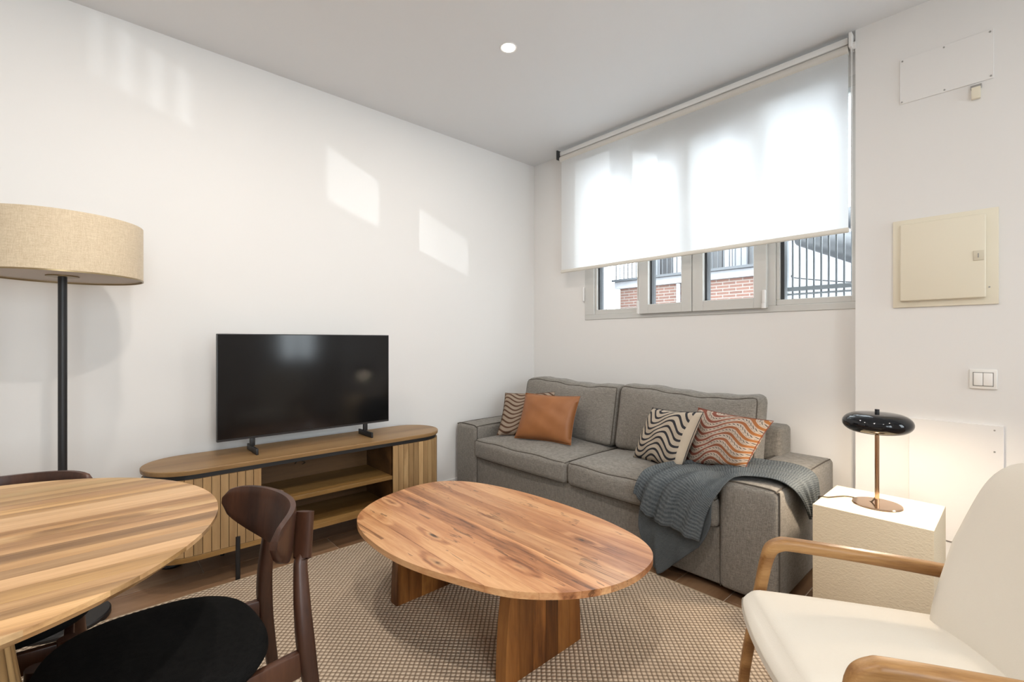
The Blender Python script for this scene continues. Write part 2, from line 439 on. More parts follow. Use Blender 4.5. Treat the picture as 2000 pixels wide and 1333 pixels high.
# woven rug: rounded knots on a diagonal lattice
M['rug'] = mat('woven_beige_rug', (.5, .4, .3), .95, spec=.1)
t = NT(M['rug']); v = t.coord('Object'); sx = t.n('ShaderNodeSeparateXYZ'); t.l(v, sx.inputs[0])
kk = PI / .0175
a_ = t.math('MULTIPLY', t.math('ADD', sx.outputs[0], sx.outputs[1]), kk * .7071); b_ = t.math('MULTIPLY', t.math('SUBTRACT', sx.outputs[0], sx.outputs[1]), kk * .7071)
a_ = t.math('ADD', a_, t.math('MULTIPLY', t.noise(v, 55, 2), .9))
kn = t.math('MULTIPLY', t.math('ABSOLUTE', t.math('SINE', a_)), t.math('ABSOLUTE', t.math('SINE', b_)))
nz = t.noise(v, 350, 2, .6)
kn2 = t.math('ADD', kn, t.math('MULTIPLY', nz, .25))
t.out_color(t.mix(t.math('MULTIPLY', t.noise(v, 30, 2), .35), t.ramp(kn2, [(.12, (.13, .085, .055)), (.36, (.42, .32, .23)), (.85, (.70, .575, .44))]), (.46, .36, .26)))
t.bump(kn2, .9, .005)
M['rug_edge'] = fabric('rug_binding', (.40, .31, .21), (.52, .42, .30), 300, bump=.3)
# glass that lets light through
def glassy(name, tint=(1, 1, 1), refl=.5):
    m = bpy.data.materials.new(name); m.use_nodes = True; nt = m.node_tree; nt.nodes.clear()
    o = nt.nodes.new('ShaderNodeOutputMaterial'); mx = nt.nodes.new('ShaderNodeMixShader'); tr = nt.nodes.new('ShaderNodeBsdfTransparent'); g = nt.nodes.new('ShaderNodeBsdfGlossy')
    fr = nt.nodes.new('ShaderNodeFresnel'); fr.inputs[0].default_value = 1.45; mu = nt.nodes.new('ShaderNodeMath'); mu.operation = 'MULTIPLY'; mu.inputs[1].default_value = refl
    tr.inputs[0].default_value = (*tint, 1); g.inputs['Roughness'].default_value = .02
    nt.links.new(fr.outputs[0], mu.inputs[0]); nt.links.new(mu.outputs[0], mx.inputs[0]); nt.links.new(tr.outputs[0], mx.inputs[1]); nt.links.new(g.outputs[0], mx.inputs[2]); nt.links.new(mx.outputs[0], o.inputs[0])
    return m
M['glass'] = glassy('window_glass', (.88, .90, .90))
# roller blind cloth: diffuse both ways
m = bpy.data.materials.new('white_screen_cloth'); m.use_nodes = True; nt = m.node_tree; nt.nodes.clear()
o_ = nt.nodes.new('ShaderNodeOutputMaterial'); mx = nt.nodes.new('ShaderNodeMixShader'); d1 = nt.nodes.new('ShaderNodeBsdfDiffuse'); d2 = nt.nodes.new('ShaderNodeBsdfTranslucent')
d1.inputs[0].default_value = (.86, .86, .86, 1); d2.inputs[0].default_value = (.97, .975, .98, 1); mx.inputs[0].default_value = .80
nt.links.new(d1.outputs[0], mx.inputs[1]); nt.links.new(d2.outputs[0], mx.inputs[2]); nt.links.new(mx.outputs[0], o_.inputs[0])
M['blind'] = m
def emit(name, color, s):
    m = bpy.data.materials.new(name); m.use_nodes = True; nt = m.node_tree; nt.nodes.clear()
    o = nt.nodes.new('ShaderNodeOutputMaterial'); e = nt.nodes.new('ShaderNodeEmission'); e.inputs[0].default_value = (*color, 1); e.inputs[1].default_value = s
    nt.links.new(e.outputs[0], o.inputs[0]); return m
M['led'] = emit('lit_led', (1, .93, .82), 14)
M['bulb'] = emit('lit_bulb', (1, .82, .58), 12)
# far facade
M['brick'] = mat('red_brick_far', (.5, .25, .18), .9)
t = NT(M['brick']); v = t.coord('Object', rot=(PI / 2, 0, 0)); br = t.n('ShaderNodeTexBrick'); t.l(v, br.inputs['Vector'])
br.inputs['Scale'].default_value = 1; br.inputs['Brick Width'].default_value = .30; br.inputs['Row Height'].default_value = .075; br.inputs['Mortar Size'].default_value = .011
br.inputs['Color1'].default_value = (.125, .062, .045, 1); br.inputs['Color2'].default_value = (.095, .046, .034, 1); br.inputs['Mortar'].default_value = (.165, .145, .13, 1)
t.out_color(br.outputs['Color'])
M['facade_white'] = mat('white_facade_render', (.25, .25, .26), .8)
M['galv'] = mat('galvanised_steel', (.12, .13, .14), .45)
M['duct'] = mat('grey_duct', (.035, .038, .043), .45)
M['curtain'] = mat('pale_curtain', (.16, .165, .18), .8)
M['asphalt'] = mat('courtyard_concrete', (.16, .16, .16), .9)

# ------------------------------------------------------------------ room shell
XR, YF = 5.1, -2.4
fl = mk('floor', bx(-.05, XR, YF, 3.2, -.06, -.004), M['grout'], smooth=False); tag(fl, kind='structure')
# plank tiles, joints found at x = .285 + k*.235; cross joints at y = 1.05 and .44 in neighbouring rows
row0 = -1
row_off = {0: .44, 1: 1.055, 2: .68, 3: .25, 4: .85, 5: .15, 6: .55, 7: 1.0, 8: .4}
tile_meshes = {}
for k in range(-1, 21):
    xa, xb = .285 + (k - 1) * .235, .285 + k * .235
    xa2, xb2 = max(xa, 0), min(xb, XR)
    if xb2 - xa2 < .02: continue
    off = row_off.get(k, (k * .37) % 1.2)
    y = off - 1.2 * 4
    while y < 3.2:
        ya, yb = max(y, YF), min(y + 1.2, 3.09)
        if yb - ya > .02:
            tl = mk('plank_tile', bx(xa2 + .0024, xb2 - .0024, ya + .0024, yb - .0024, -.006, 0, bev=.0008, seg=1), M['tile'], fl, smooth=False)
            tl.color = (1, 1, 1, 1)
        y += 1.2
wl = mk('wall_left', bx(-.15, 0, YF, WY + .25, -.06, H), M['wall'], smooth=False); tag(wl, kind='structure')
WX0, WX1, WZ0, WZ1 = .604, 2.50, 1.345, 2.62
bm = B()
box(bm, -.15, WX0, WY, WY + .25, -.06, H); box(bm, WX0, WX1, WY, WY + .25, -.06, WZ0); box(bm, WX0, WX1, WY, WY + .25, WZ1, H); box(bm, WX1, XR, WY, WY + .25, -.06, H)
wb = mk('wall_back', bm, M['wall'], smooth=False); tag(wb, kind='structure')
wp = mk('wall_pier', bx(PX, XR, PY, WY, -.06, H), M['wall'], smooth=False); tag(wp, kind='structure')
bm = B()
for a in ((XR, XR + .12, YF, -.9, -.06, H), (XR, XR + .12, .7, 2.14, -.06, H), (XR, XR + .12, 2.72, PY, -.06, H), (XR, XR + .12, -.9, .7, -.06, .8), (XR, XR + .12, -.9, .7, 2.3, H), (XR, XR + .12, 2.14, 2.72, -.06, .85), (XR, XR + .12, 2.14, 2.72, 2.3, H)): box(bm, *a)
wr = mk('wall_right', bm, M['wall'], smooth=False); tag(wr, kind='structure')
wf = mk('wall_front', bx(-.15, XR + .12, YF - .12, YF, -.06, H), M['wall'], smooth=False); tag(wf, kind='structure')
ce = mk('ceiling', bx(-.15, XR + .12, YF - .12, WY + .25, H, H + .12), M['ceiling'], smooth=False); tag(ce, kind='structure')
bb = mk('baseboard_left', bx(0, .012, YF, WY, 0, .07, bev=.002, seg=1), M['white'], smooth=False); tag(bb, kind='structure')
bb = mk('baseboard_back', bx(.013, PX, WY - .012, WY, 0, .07, bev=.002, seg=1), M['white'], smooth=False); tag(bb, kind='structure')
bb = mk('baseboard_pier', bx(PX + .001, XR, PY - .012, PY, 0, .07, bev=.002, seg=1), M['white'], smooth=False); tag(bb, kind='structure')

# windows out of view: narrow one shows in the screen, wide added for light
for nm, ya_, yb_, z0 in (('window_2', 2.14, 2.72, .85), ('added_light_window', -.9, .7, .8)):
    w2 = empty(nm, (XR, (ya_ + yb_) / 2, z0), kind='structure'); ym = (ya_ + yb_) / 2
    for a, b in ((ya_, ya_ + .06), (yb_ - .06, yb_), (ym - .03, ym + .03)): mk('frame_stile', bx(XR - .02, XR + .05, a, b, z0, 2.3, bev=.004), M['alu'], w2, world=True)
    for a, b in ((z0, z0 + .06), (2.24, 2.3)): mk('frame_rail', bx(XR - .019, XR + .049, ya_ + .06, yb_ - .06, a, b, bev=.004), M['alu'], w2, world=True)
    for a, b in ((ya_ + .06, ym - .03), (ym + .03, yb_ - .06)): mk('pane', bx(XR + .02, XR + .026, a, b, z0 + .06, 2.24), M['glass'], w2, world=True, smooth=False)

# window_1: fixed lights left and right, two casements between
w1 = empty('window_1', (1.54, WY, WZ0), kind='structure')
FY0, FY1 = WY - .006, WY + .075      # outer frame depth
def wpart(name, *a, m='alu', bev=.003, par=w1): return mk(name, bx(*a, bev=bev, seg=1), M[m], par, world=True)
wpart('frame_rail', WX0, WX1, FY0, FY1, WZ0, 1.385); wpart('frame_rail', WX0, WX1, FY0, FY1, 2.56, WZ1)
wpart('frame_stile', WX0, .70, FY0, FY1, 1.385, 2.56); wpart('frame_stile', 1.105, 1.165, FY0, FY1, 1.385, 2.56)
wpart('frame_stile', 2.0, 2.065, FY0, FY1, 1.385, 2.56); wpart('frame_stile', 2.445, WX1, FY0, FY1, 1.385, 2.56)
wpart('glazing_bead', .70, 1.105, FY0 + .012, FY1, 1.385, 1.425); wpart('glazing_bead', 2.065, 2.445, FY0 + .012, FY1, 1.385, 1.42)
wpart('glazing_bead', .70, .722, FY0 + .012, FY1, 1.425, 2.56); wpart('glazing_bead', 2.065, 2.085, FY0 + .012, FY1, 1.42, 2.56)
wpart('gasket', .722, .737, FY0 + .03, FY1, 1.425, 2.56, m='gasket', bev=0); wpart('gasket', 2.085, 2.105, FY0 + .03, FY1, 1.42, 2.56, m='gasket', bev=0)
mk('pane', bx(.70, 1.105, WY + .045, WY + .05, 1.41, 2.56), M['glass'], w1, world=True, smooth=False)
mk('pane', bx(2.065, 2.445, WY + .045, WY + .05, 1.41, 2.56), M['glass'], w1, world=True, smooth=False)
for (a, b) in ((1.141, 1.549), (1.554, 2.024)):
    s = empty('casement', (0, 0, 0)); s.parent = w1
    y0, y1 = WY - .035, WY + .05
    for nm, q in (('stile', (a, a + .075, y0, y1, 1.372, 2.585)), ('stile', (b - .075, b, y0, y1, 1.372, 2.585)), ('rail', (a + .075, b - .075, y0, y1, 1.372, 1.44)), ('rail', (a + .075, b - .075, y0, y1, 2.51, 2.585))):
        wpart(nm, *q, par=s)
    wpart('gasket', a + .075, a + .09, y0 + .03, y1, 1.44, 2.51, m='gasket', bev=0, par=s)
    mk('pane', bx(a + .075, b - .075, WY + .02, WY + .025, 1.44, 2.51), M['glass'], s, world=True, smooth=False)
for q in ((1.128, 1.145, WY - .05, WY - .03, 1.372, 1.47), (2.006, 2.024, WY - .055, WY - .034, 1.40, 1.48), (.588, .604, WY - .02, WY - .004, 1.50, 1.62)):
    wpart('hinge', *q, m='white')
bm = B(); cyl(bm, (2.012, WY - .046, 1.385), .012, .03, 16); mk('hinge_pin', bm, M['white'], w1, world=True)

# ------------------------------------------------------------------ roller blind
rb = empty('roller_blind', (1.45, 2.95, 2.76), label='white roller blind pulled most of the way down over the window', cat='blind')
mk('head_rail', bx(.435, 2.455, 2.955, 2.995, 2.733, 2.768, bev=.004), M['white'], rb, world=True)
bm = B(); cyl(bm, (1.445, 2.972, 2.708), .024, 2.02, 24, axis='x'); mk('roller_tube', bm, mat('cloth_roll', (.66, .63, .58), .8), rb, world=True)
bm = B()
vs = [bm.verts.new((x, 2.962, z)) for x, z in ((.45, 1.765), (2.455, 1.765), (2.455, 2.71), (.45, 2.71))]
bm.faces.new(vs)
mk('blind_cloth', bm, M['blind'], rb, world=True, smooth=False)
mk('bottom_bar', bx(.448, 2.458, 2.95, 2.972, 1.742, 1.768, bev=.006, seg=3), mat('blind_bottom_bar', (.72, .69, .62), .45), rb, world=True)
for x in (.418, 2.462): mk('bracket', bx(x, x + .014, 2.93, 2.998, 2.70, 2.778, bev=.003), M['dark_plastic'] if x < 1 else M['white'], rb, world=True)
bm = B(); cyl(bm, (2.480, 2.962, 2.715), .018, .014, 20, axis='x'); mk('chain_wheel', bm, M['white'], rb, world=True)
bm = B()
for sgn in (-1, 1):
    tube(bm, [(2.470, 2.962 + sgn * .011, 2.715), (2.468, 2.962 + sgn * .008, 1.75)], .0013, 6)
for i in range(110):
    bmesh.ops.create_icosphere(bm, subdivisions=1, radius=.0022, matrix=Matrix.Translation((2.469, 2.952, 2.71 - i * .0088)))
mk('bead_chain', bm, M['white'], rb, world=True)['kind'] = 'stuff'

# ------------------------------------------------------------------ outside the window
ya = empty('brick_building', (-3, 11, 0), label='brick apartment building across the courtyard with railed balconies', cat='building')
mk('brick_wall', bx(-4.49, 3.5, 11, 11.3, 0, 2.62), M['brick'], ya, world=True, smooth=False)
mk('white_band', bx(-4.6, 3.5, 10.9, 11.3, 2.62, 2.80), M['facade_white'], ya, world=True, smooth=False)
mk('balcony_slab', bx(-4.6, 3.5, 10.75, 11.3, 2.80, 2.86), M['duct'], ya, world=True, smooth=False)
mk('upper_wall', bx(-4.6, 3.5, 12.2, 12.4, 2.86, 6.5), M['facade_white'], ya, world=True, smooth=False)
for x in (-4.3, -2.9, -1.9, -.6, .8):
    w = mk('window', bx(x, x + .75, 12.12, 12.2, 2.95, 4.6), M['dark_plastic'], ya, world=True, smooth=False)
    c = B(); box(c, x + .05, x + .40, 12.06, 12.11, 2.97, 4.5); mk('curtain', c, M['curtain'], w, world=True, smooth=False)
rl = empty('railing', (0, 0, 0)); rl.parent = ya
i = 0; x = -4.5
while x < 3.4:
    mk('railing_bar', bx(x, x + .022, 10.80, 10.822, 2.86, 3.85), M['gasket'], rl, world=True, smooth=False); x += .128
bm = B(); cyl(bm, (-2.72, 10.93, 1.3), .05, 2.6, 16); mk('downpipe', bm, M['facade_white'], ya, world=True)
wb2 = mk('white_building', bx(-9, -4.49, 9.6, 10.4, 0, 7), M['facade_white'], smooth=False)
tag(wb2, 'plain white wall of a building beside the brick one, outside the leftmost pane', 'building')
wb3 = mk('white_building', bx(1.27, 2.55, 5.25, 5.6, -.05, 3.4), M['facade_white'], smooth=False)
tag(wb3, 'white wall close behind the outdoor ducts, seen through the rightmost pane', 'building')
yd = mk('courtyard_ground', bx(-12, 8, 3.36, 14, -.2, -.05), M['asphalt'], smooth=False); tag(yd, kind='structure')
gr = empty('metal_grille', (2.15, 3.55, 1.4), label='galvanised metal bar grille outside the rightmost window pane', cat='grille')
for k in range(14):
    x = 2.035 + k * .041
    mk('grille_bar', bx(x - .005, x + .005, 3.495, 3.505, 1.30, 2.7), M['galv'], gr, world=True, smooth=False)
mk('grille_rail', bx(1.93, 2.66, 3.485, 3.515, 1.505, 1.53), M['galv'], gr, world=True, smooth=False)
mk('grille_rail', bx(1.93, 2.66, 3.485, 3.515, 1.478, 1.488), M['galv'], gr, world=True, smooth=False)
mk('grille_post', bx(1.955, 2.005, 3.47, 3.52, -.05, 2.7), M['galv'], gr, world=True, smooth=False)
for j, (a, b, r) in enumerate((((1.80, 4.6, 2.10), (2.9, 4.2, 1.52), .11), ((2.05, 4.9, 2.25), (3.3, 4.5, 1.72), .09))):
    bm = B(); tube(bm, [a, b], r, 20); d_ = mk('duct', bm, M['duct'])
    tag(d_, ('thick grey duct slanting down behind the outdoor grille' if j == 0 else 'thinner grey duct slanting just above the thick one outside'), 'duct')
bm = B(); tube(bm, [(2.02, 3.56, 1.625), (2.03, 3.56, 1.60), (2.32, 3.56, 1.545), (2.36, 3.56, 1.55)], .0035, 6, smooth=4)
tag(mk('cable', bm, M['gasket']), 'thin dark cable strung behind the outdoor grille bars', 'cable')

# ------------------------------------------------------------------ ceiling downlights
for i, (x, y) in enumerate(DOWNLIGHTS[:1]):
    r_ = empty('downlight', (x, y, H), label='round recessed ceiling downlight, lit', cat='light')
    bm = B(); lathe(bm, [(.037, -.001), (.045, -.004), (.048, -.002), (.048, .0), (.037, 0)], (x, y, H), 40, close=True); mk('trim_ring', bm, M['white'], r_, world=True)
    bm = B(); cyl(bm, (x, y, H - .0015), .037, .002, 32); mk('lit_lens', bm, M['led'], r_, world=True)

# ------------------------------------------------------------------ things on the pier wall
def screw(x, z, par, y=PY - .008, r=.0035):
    bm = B(); cyl(bm, (x, y, z), r, .003, 12, axis='y'); mk('screw', bm, M['screw'], par, world=True)
ap = empty('cover_plate', (2.83, PY, 2.34), label='white screwed cover plate high on the wall, under the ceiling', cat='panel')
mk('plate', bx(2.664, 2.988, PY - .006, PY, 2.336, 2.556, bev=.0015, seg=1), M['plate'], ap, world=True)
for x, z in ((2.673, 2.345), (2.827, 2.345), (2.979, 2.348), (2.976, 2.545), (2.825, 2.545), (2.675, 2.545)): screw(x, z, ap)
cl = empty('wall_sensor', (2.932, PY, 2.26), label='small white clip hanging on the wall just under the screwed plate', cat='sensor')
mk('casing', bx(2.917, 2.947, PY - .018, PY, 2.262, 2.315, bev=.003), M['cream'], cl, world=True)
mk('clip', bx(2.914, 2.950, PY - .012, PY - .002, 2.308, 2.326, bev=.002), M['screw'], cl, world=True)
fb = empty('fuse_box', (2.82, PY, 1.33), label='cream electrical fuse box with closed door on the wall beside the window', cat='fuse box')
mk('frame', bx(2.639, 3.003, PY - .010, PY, 1.334, 1.762, bev=.002), M['cream'], fb, world=True)
dr = mk('door', bx(2.668, 2.964, PY - .030, PY - .010, 1.364, 1.738, bev=.006, seg=3), M['cream'], fb, world=True)
mk('latch', bx(2.924, 2.958, PY - .033, PY - .0295, 1.53, 1.575, bev=.002), mat('latch_plastic', (.66, .60, .47), .4), dr, world=True)
mk('latch_slot', bx(2.938, 2.942, PY - .0345, PY - .032, 1.543, 1.562), M['screw'], dr, world=True, smooth=False)
screw(2.974, 1.41, fb, PY - .011)
sw = empty('light_switch', (2.953, PY, .95), label='white double rocker light switch on the wall above the lamp', cat='switch')
mk('plate', bx(2.910, 2.999, PY - .009, PY, .954, 1.043, bev=.004, seg=3), mat('switch_plate', (.84, .82, .78), .35), sw, world=True)
for a in (2.924, 2.955): mk('rocker', bx(a, a + .0295, PY - .0135, PY - .008, .970, 1.027, bev=.0025), mat('switch_rocker', (.88, .86, .83), .3), sw, world=True)
bm = B(); box(bm, 2.921, 2.9875, PY - .0095, PY - .0085, .967, 1.030); mk('rocker_surround', bm, M['screw'], sw, world=True, smooth=False)
lp = empty('access_panel', (2.86, PY, .24), label='large flat white access panel low on the wall behind the table lamp', cat='panel')
mk('plate', bx(2.699, 3.019, PY - .012, PY, .24, .797, bev=.002, seg=1), M['plate'], lp, world=True)
for z in (.775, .68): screw(2.990, z, lp, PY - .013)

# ------------------------------------------------------------------ media console
CY0, CY1, CX0, CX1 = .185, 1.795, .095, .485
def stadium(ins=0, n=20):
    r = (CX1 - CX0) / 2; cx = (CX0 + CX1) / 2; out = []
    for k in range(n + 1):
        a = PI * k / n; out.append((cx + (r - ins) * math.cos(a), CY1 - r + (r - ins) * math.sin(a)))
    for k in range(n + 1):
        a = PI + PI * k / n; out.append((cx + (r - ins) * math.cos(a), CY0 + r + (r - ins) * math.sin(a)))
    return out
tc_ = empty('media_console', (.29, .99, 0), label='long oval wooden media console with slatted ends and open shelves under the television', cat='console')
bm = B(); prism(bm, stadium(), .550, .572, bev=.003, bev_low=.002); mk('console_top', bm, M['mango'], tc_, world=True)
bm = B(); prism(bm, stadium(.014), .528, .550); mk('recessed_plinth', bm, M['black_metal'], tc_, world=True)
bm = B(); prism(bm, stadium(.006), .146, .170, bev=.001); mk('bottom_board', bm, M['shelf'], tc_, world=True)
NY0, NY1 = .655, 1.385
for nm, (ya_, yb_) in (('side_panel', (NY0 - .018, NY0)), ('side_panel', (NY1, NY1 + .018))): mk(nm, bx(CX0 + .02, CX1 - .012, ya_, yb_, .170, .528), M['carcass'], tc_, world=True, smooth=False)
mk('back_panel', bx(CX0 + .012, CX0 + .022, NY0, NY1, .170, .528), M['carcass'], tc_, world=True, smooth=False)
mk('shelf', bx(CX0 + .022, CX1 - .014, NY0, NY1, .322, .345, bev=.0015, seg=1), M['shelf'], tc_, world=True)
bm = B(); tube(bm, [(CX0 + .024, .93, .43), (CX0 + .04, .945, .455), (CX0 + .045, .965, .445), (CX0 + .03, .985, .43), (CX0 + .024, .97, .42)], .003, 6, smooth=5)
mk('cable_loop', bm, M['cord'], tc_, world=True)
# slatted doors: slats follow the stadium edge
rr = (CX1 - CX0) / 2; ccx = (CX0 + CX1) / 2
def edge_point(s, end):
    """s: metres from the inner door edge along the front, then round the end"""
    if end == 'a':
        L = NY0 - (CY0 + rr)
        if s < L: return Vector((CX1 - .006, NY0 - s, 0)), Vector((1, 0, 0))
        a = (s - L) / (rr - .006); n_ = Vector((math.cos(a), -math.sin(a), 0)); return Vector((ccx, CY0 + rr, 0)) + n_ * (rr - .006), n_
    L = (CY1 - rr) - NY1
    if s < L: return Vector((CX1 - .006, NY1 + s, 0)), Vector((1, 0, 0))
    a = (s - L) / (rr - .006); n_ = Vector((math.cos(a), math.sin(a), 0)); return Vector((ccx, CY1 - rr, 0)) + n_ * (rr - .006), n_
for end, tot in (('a', NY0 - (CY0 + rr) + PI * (rr - .006)), ('b', (CY1 - rr) - NY1 + PI * (rr - .006))):
    dd = empty('door', (0, 0, 0)); dd.parent = tc_
    # curved dark backing
    bm = B(); N_ = 30; ra, rb_ = [], []
    for i in range(N_ + 1):
        p, n_ = edge_point(tot * i / N_, end); q = p - n_ * .010
        p2 = p - n_ * .018
        ra.append((bm.verts.new((q.x, q.y, .170)), bm.verts.new((q.x, q.y, .528)))); rb_.append((bm.verts.new((p2.x, p2.y, .170)), bm.verts.new((p2.x, p2.y, .528))))
    for i in range(N_):
        bm.faces.new((ra[i][0], ra[i + 1][0], ra[i + 1][1], ra[i][1])); bm.faces.new((rb_[i][1], rb_[i + 1][1], rb_[i + 1][0], rb_[i][0]))
        bm.faces.new((ra[i][1], ra[i + 1][1], rb_[i + 1][1], rb_[i][1])); bm.faces.new((ra[i][0], rb_[i][0], rb_[i + 1][0], ra[i + 1][0]))
    for e in (0, N_): bm.faces.new((ra[e][0], ra[e][1], rb_[e][1], rb_[e][0]))
    mk('door_backing', bm, M['carcass'], dd, world=True)
    w = .0358; ns = int(tot / w)
    for i in range(ns):
        p0, n0 = edge_point(i * w + .0014, end); p1, n1 = edge_point((i + 1) * w - .0014, end); pm = (n0 + n1).normalized()
        bm = B(); quad = [p0, p1, p1 - n1 * .0095, p0 - n0 * .0095]
        lo = [bm.verts.new((q.x, q.y, .172)) for q in quad]; hi = [bm.verts.new((q.x, q.y, .526)) for q in quad]
        bm.faces.new(lo); bm.faces.new(hi)
        for k in range(4): bm.faces.new((lo[k], lo[(k + 1) % 4], hi[(k + 1) % 4], hi[k]))
        mk('slat', bm, M['mango_slat'], dd, world=True, smooth=False)
for x, y in ((.478, .55), (.478, 1.45), (.125, .55), (.125, 1.45)):
    z1 = .212 if x > .3 else .146
    bm = B(); tube(bm, [(x, y, 0), (x, y, z1)], .0105, 14) if x > .3 else tube(bm, [(x, y, 0), (x, y, z1)], .0105, 14)
    mk('leg', bm, M['black_metal'], tc_, world=True)
pk = B(); lathe(pk, [(0, 0), (.045, 0), (.052, .012), (.048, .028), (0, .032)], (.085, .33, 0), 32)
tag(mk('cable_puck', pk, M['black_metal']), 'small black disc on the floor under the left end of the console', 'adapter')

# ------------------------------------------------------------------ television
tv = empty('television', (.28, .975, .572), label='flat black television standing on the long wooden console', cat='television')
bm = bx(.262, .288, .495, 1.457, .648, 1.208, bev=.003); mk('bezel', bm, M['dark_plastic'], tv, world=True)
mk('screen', bx(.287, .2895, .499, 1.453, .660, 1.204, bev=.0008, seg=1), M['tv_glass'], tv, world=True)
mk('rear_housing', bx(.245, .262, .60, 1.35, .68, 1.0, bev=.006), M['dark_plastic'], tv, world=True)
for y in (.662, 1.302):
    ft = mk('foot', bx(.185, .372, y - .006, y + .006, .5725, .605, bev=.002), M['black_metal'], tv, world=True)
    mk('neck', bx(.262, .282, y - .012, y + .012, .605, .655, bev=.002), M['black_metal'], ft, world=True)

# ------------------------------------------------------------------ floor lamp
LX, LY = .40, -.071
flp = empty('floor_lamp', (LX, LY, 0), label='tall floor lamp with wide beige linen drum shade on a black pole', cat='lamp')
bm = B(); lathe(bm, [(0, 0), (.150, 0), (.153, .004), (.153, .020), (.148, .026), (0, .028)], (LX, LY, 0), 56); mk('base', bm, M['black_metal'], flp, world=True)
bm = B(); cyl(bm, (LX, LY, .76), .0145, 1.50, 24); mk('pole', bm, M['black_metal'], flp, world=True)
SR = .262
bm = B(); lathe(bm, [(SR, 1.432), (SR, 1.662), (SR - .003, 1.662), (SR - .003, 1.432)], (LX, LY, 0), 80, close=True); sh = mk('lamp_shade', bm, M['linen'], flp, world=True)
bm = B(); cyl(bm, (LX, LY, 1.441), SR - .005, .004, 64); mk('diffuser', bm, M['diffuser'], sh, world=True)
bm = B(); lathe(bm, [(SR + .0012, 1.430), (SR + .0012, 1.436), (SR - .004, 1.436), (SR - .004, 1.430)], (LX, LY, 0), 80, close=True); mk('shade_hem', bm, M['brass_dark'], sh, world=True)
bm = B(); cyl(bm, (LX, LY, 1.437), .052, .006, 32); mk('collar', bm, M['brass_dark'], flp, world=True)

# ------------------------------------------------------------------ rug
RX0, RX1, RY0, RY1 = .495, 2.92, -1.3, 2.098
rg = empty('rug', (1.7, .4, 0), label='flat woven beige and brown rug covering most of the floor', cat='rug')
bm = bx(RX0 + .012, RX1 - .012, RY0 + .012, RY1 - .012, .001, .009); mk('woven_field', bm, M['rug'], rg, world=True, smooth=False)
bm = B()
for a in ((RX0, RX1, RY1 - .013, RY1, .001, .0095), (RX0, RX1, RY0, RY0 + .013, .001, .0095), (RX1 - .013, RX1, RY0 + .013, RY1 - .013, .001, .0095)): box(bm, *a, bev=.002, seg=1)
box(bm, RX0 + .004, RX0 + .013, RY0 + .013, RY1 - .013, .001, .0095, bev=.002, seg=1)
mk('binding', bm, M['rug_edge'], rg, world=True)

# ------------------------------------------------------------------ coffee table
CT = [(1.151, .856), (1.309, .817), (1.51, .812), (1.674, .838), (1.848, .894), (1.984, .951), (2.075, 1.022), (2.155, 1.12), (2.203, 1.231), (2.216, 1.356), (2.187, 1.486), (2.107, 1.572), (1.977, 1.623), (1.773, 1.655), (1.553, 1.660), (1.29, 1.632), (1.068, 1.566), (.932, 1.459), (.895, 1.30), (.945, 1.083), (1.04, .935)]
outl = [(p.x, p.y) for p in catmull([(x, y, 0) for x, y in CT], 6, True)]
ct = empty('coffee_table', (1.56, 1.22, .009), label='low pebble-shaped coffee table of orange-brown wood on two slab legs', cat='table')
seams = [.70, .925, 1.022, 1.125, 1.22, 1.308, 1.40, 1.50, 1.72]
tints = [(1.0, .97, .95), (1.06, 1.02, .98), (.94, .86, .82), (1.08, 1.04, 1.0), (1.02, .98, .95), (1.06, 1.03, 1.0), (.92, .83, .80), (.98, .90, .86)]
for i in range(len(seams) - 1):
    pl = clip_poly(outl, 1, seams[i] + .0004, seams[i + 1] - .0004)
    if len(pl) < 3: continue
    bm = B(); prism(bm, pl, .378, .400, bev=0, bev_low=0)
    mk('plank', bm, M['acacia'], ct, world=True, color=tints[i], flat_angle=25)
def leg_slab(xa, xb, y0, y1, ztop, n):
    lg = empty('slab_leg', (0, 0, 0)); lg.parent = ct
    for k in range(n):
        ya_, yb_ = y0 + (y1 - y0) * k / n, y0 + (y1 - y0) * (k + 1) / n
        bm = B(); rows = []
        for j in range(9):
            f = j / 8; z = .0095 + (ztop - .0095) * f
            tap = .035 * f ** 2.2          # edges draw in towards the top
            ya2 = ya_ + (tap if k == 0 else 0); yb2 = yb_ - (tap if k == n - 1 else 0)
            rows.append([bm.verts.new((x, y, z)) for x, y in ((xa, ya2 + .0004), (xb, ya2 + .0004), (xb, yb2 - .0004), (xa, yb2 - .0004))])
        for a, b in zip(rows, rows[1:]):
            for q in range(4): bm.faces.new((a[q], a[(q + 1) % 4], b[(q + 1) % 4], b[q]))
        bm.faces.new(rows[0][::-1]); bm.faces.new(rows[-1])
        mk('stave', bm, M['acacia_leg'], lg, world=True, color=((1, .95, .9), (.82, .74, .7), (1.05, 1, .95), (.75, .66, .6), (.95, .9, .85), (.8, .7, .62))[k % 6], flat_angle=25)
leg_slab(1.862, 1.912, 1.03, 1.42, .378, 6)
leg_slab(1.180, 1.230, 1.00, 1.38, .378, 6)

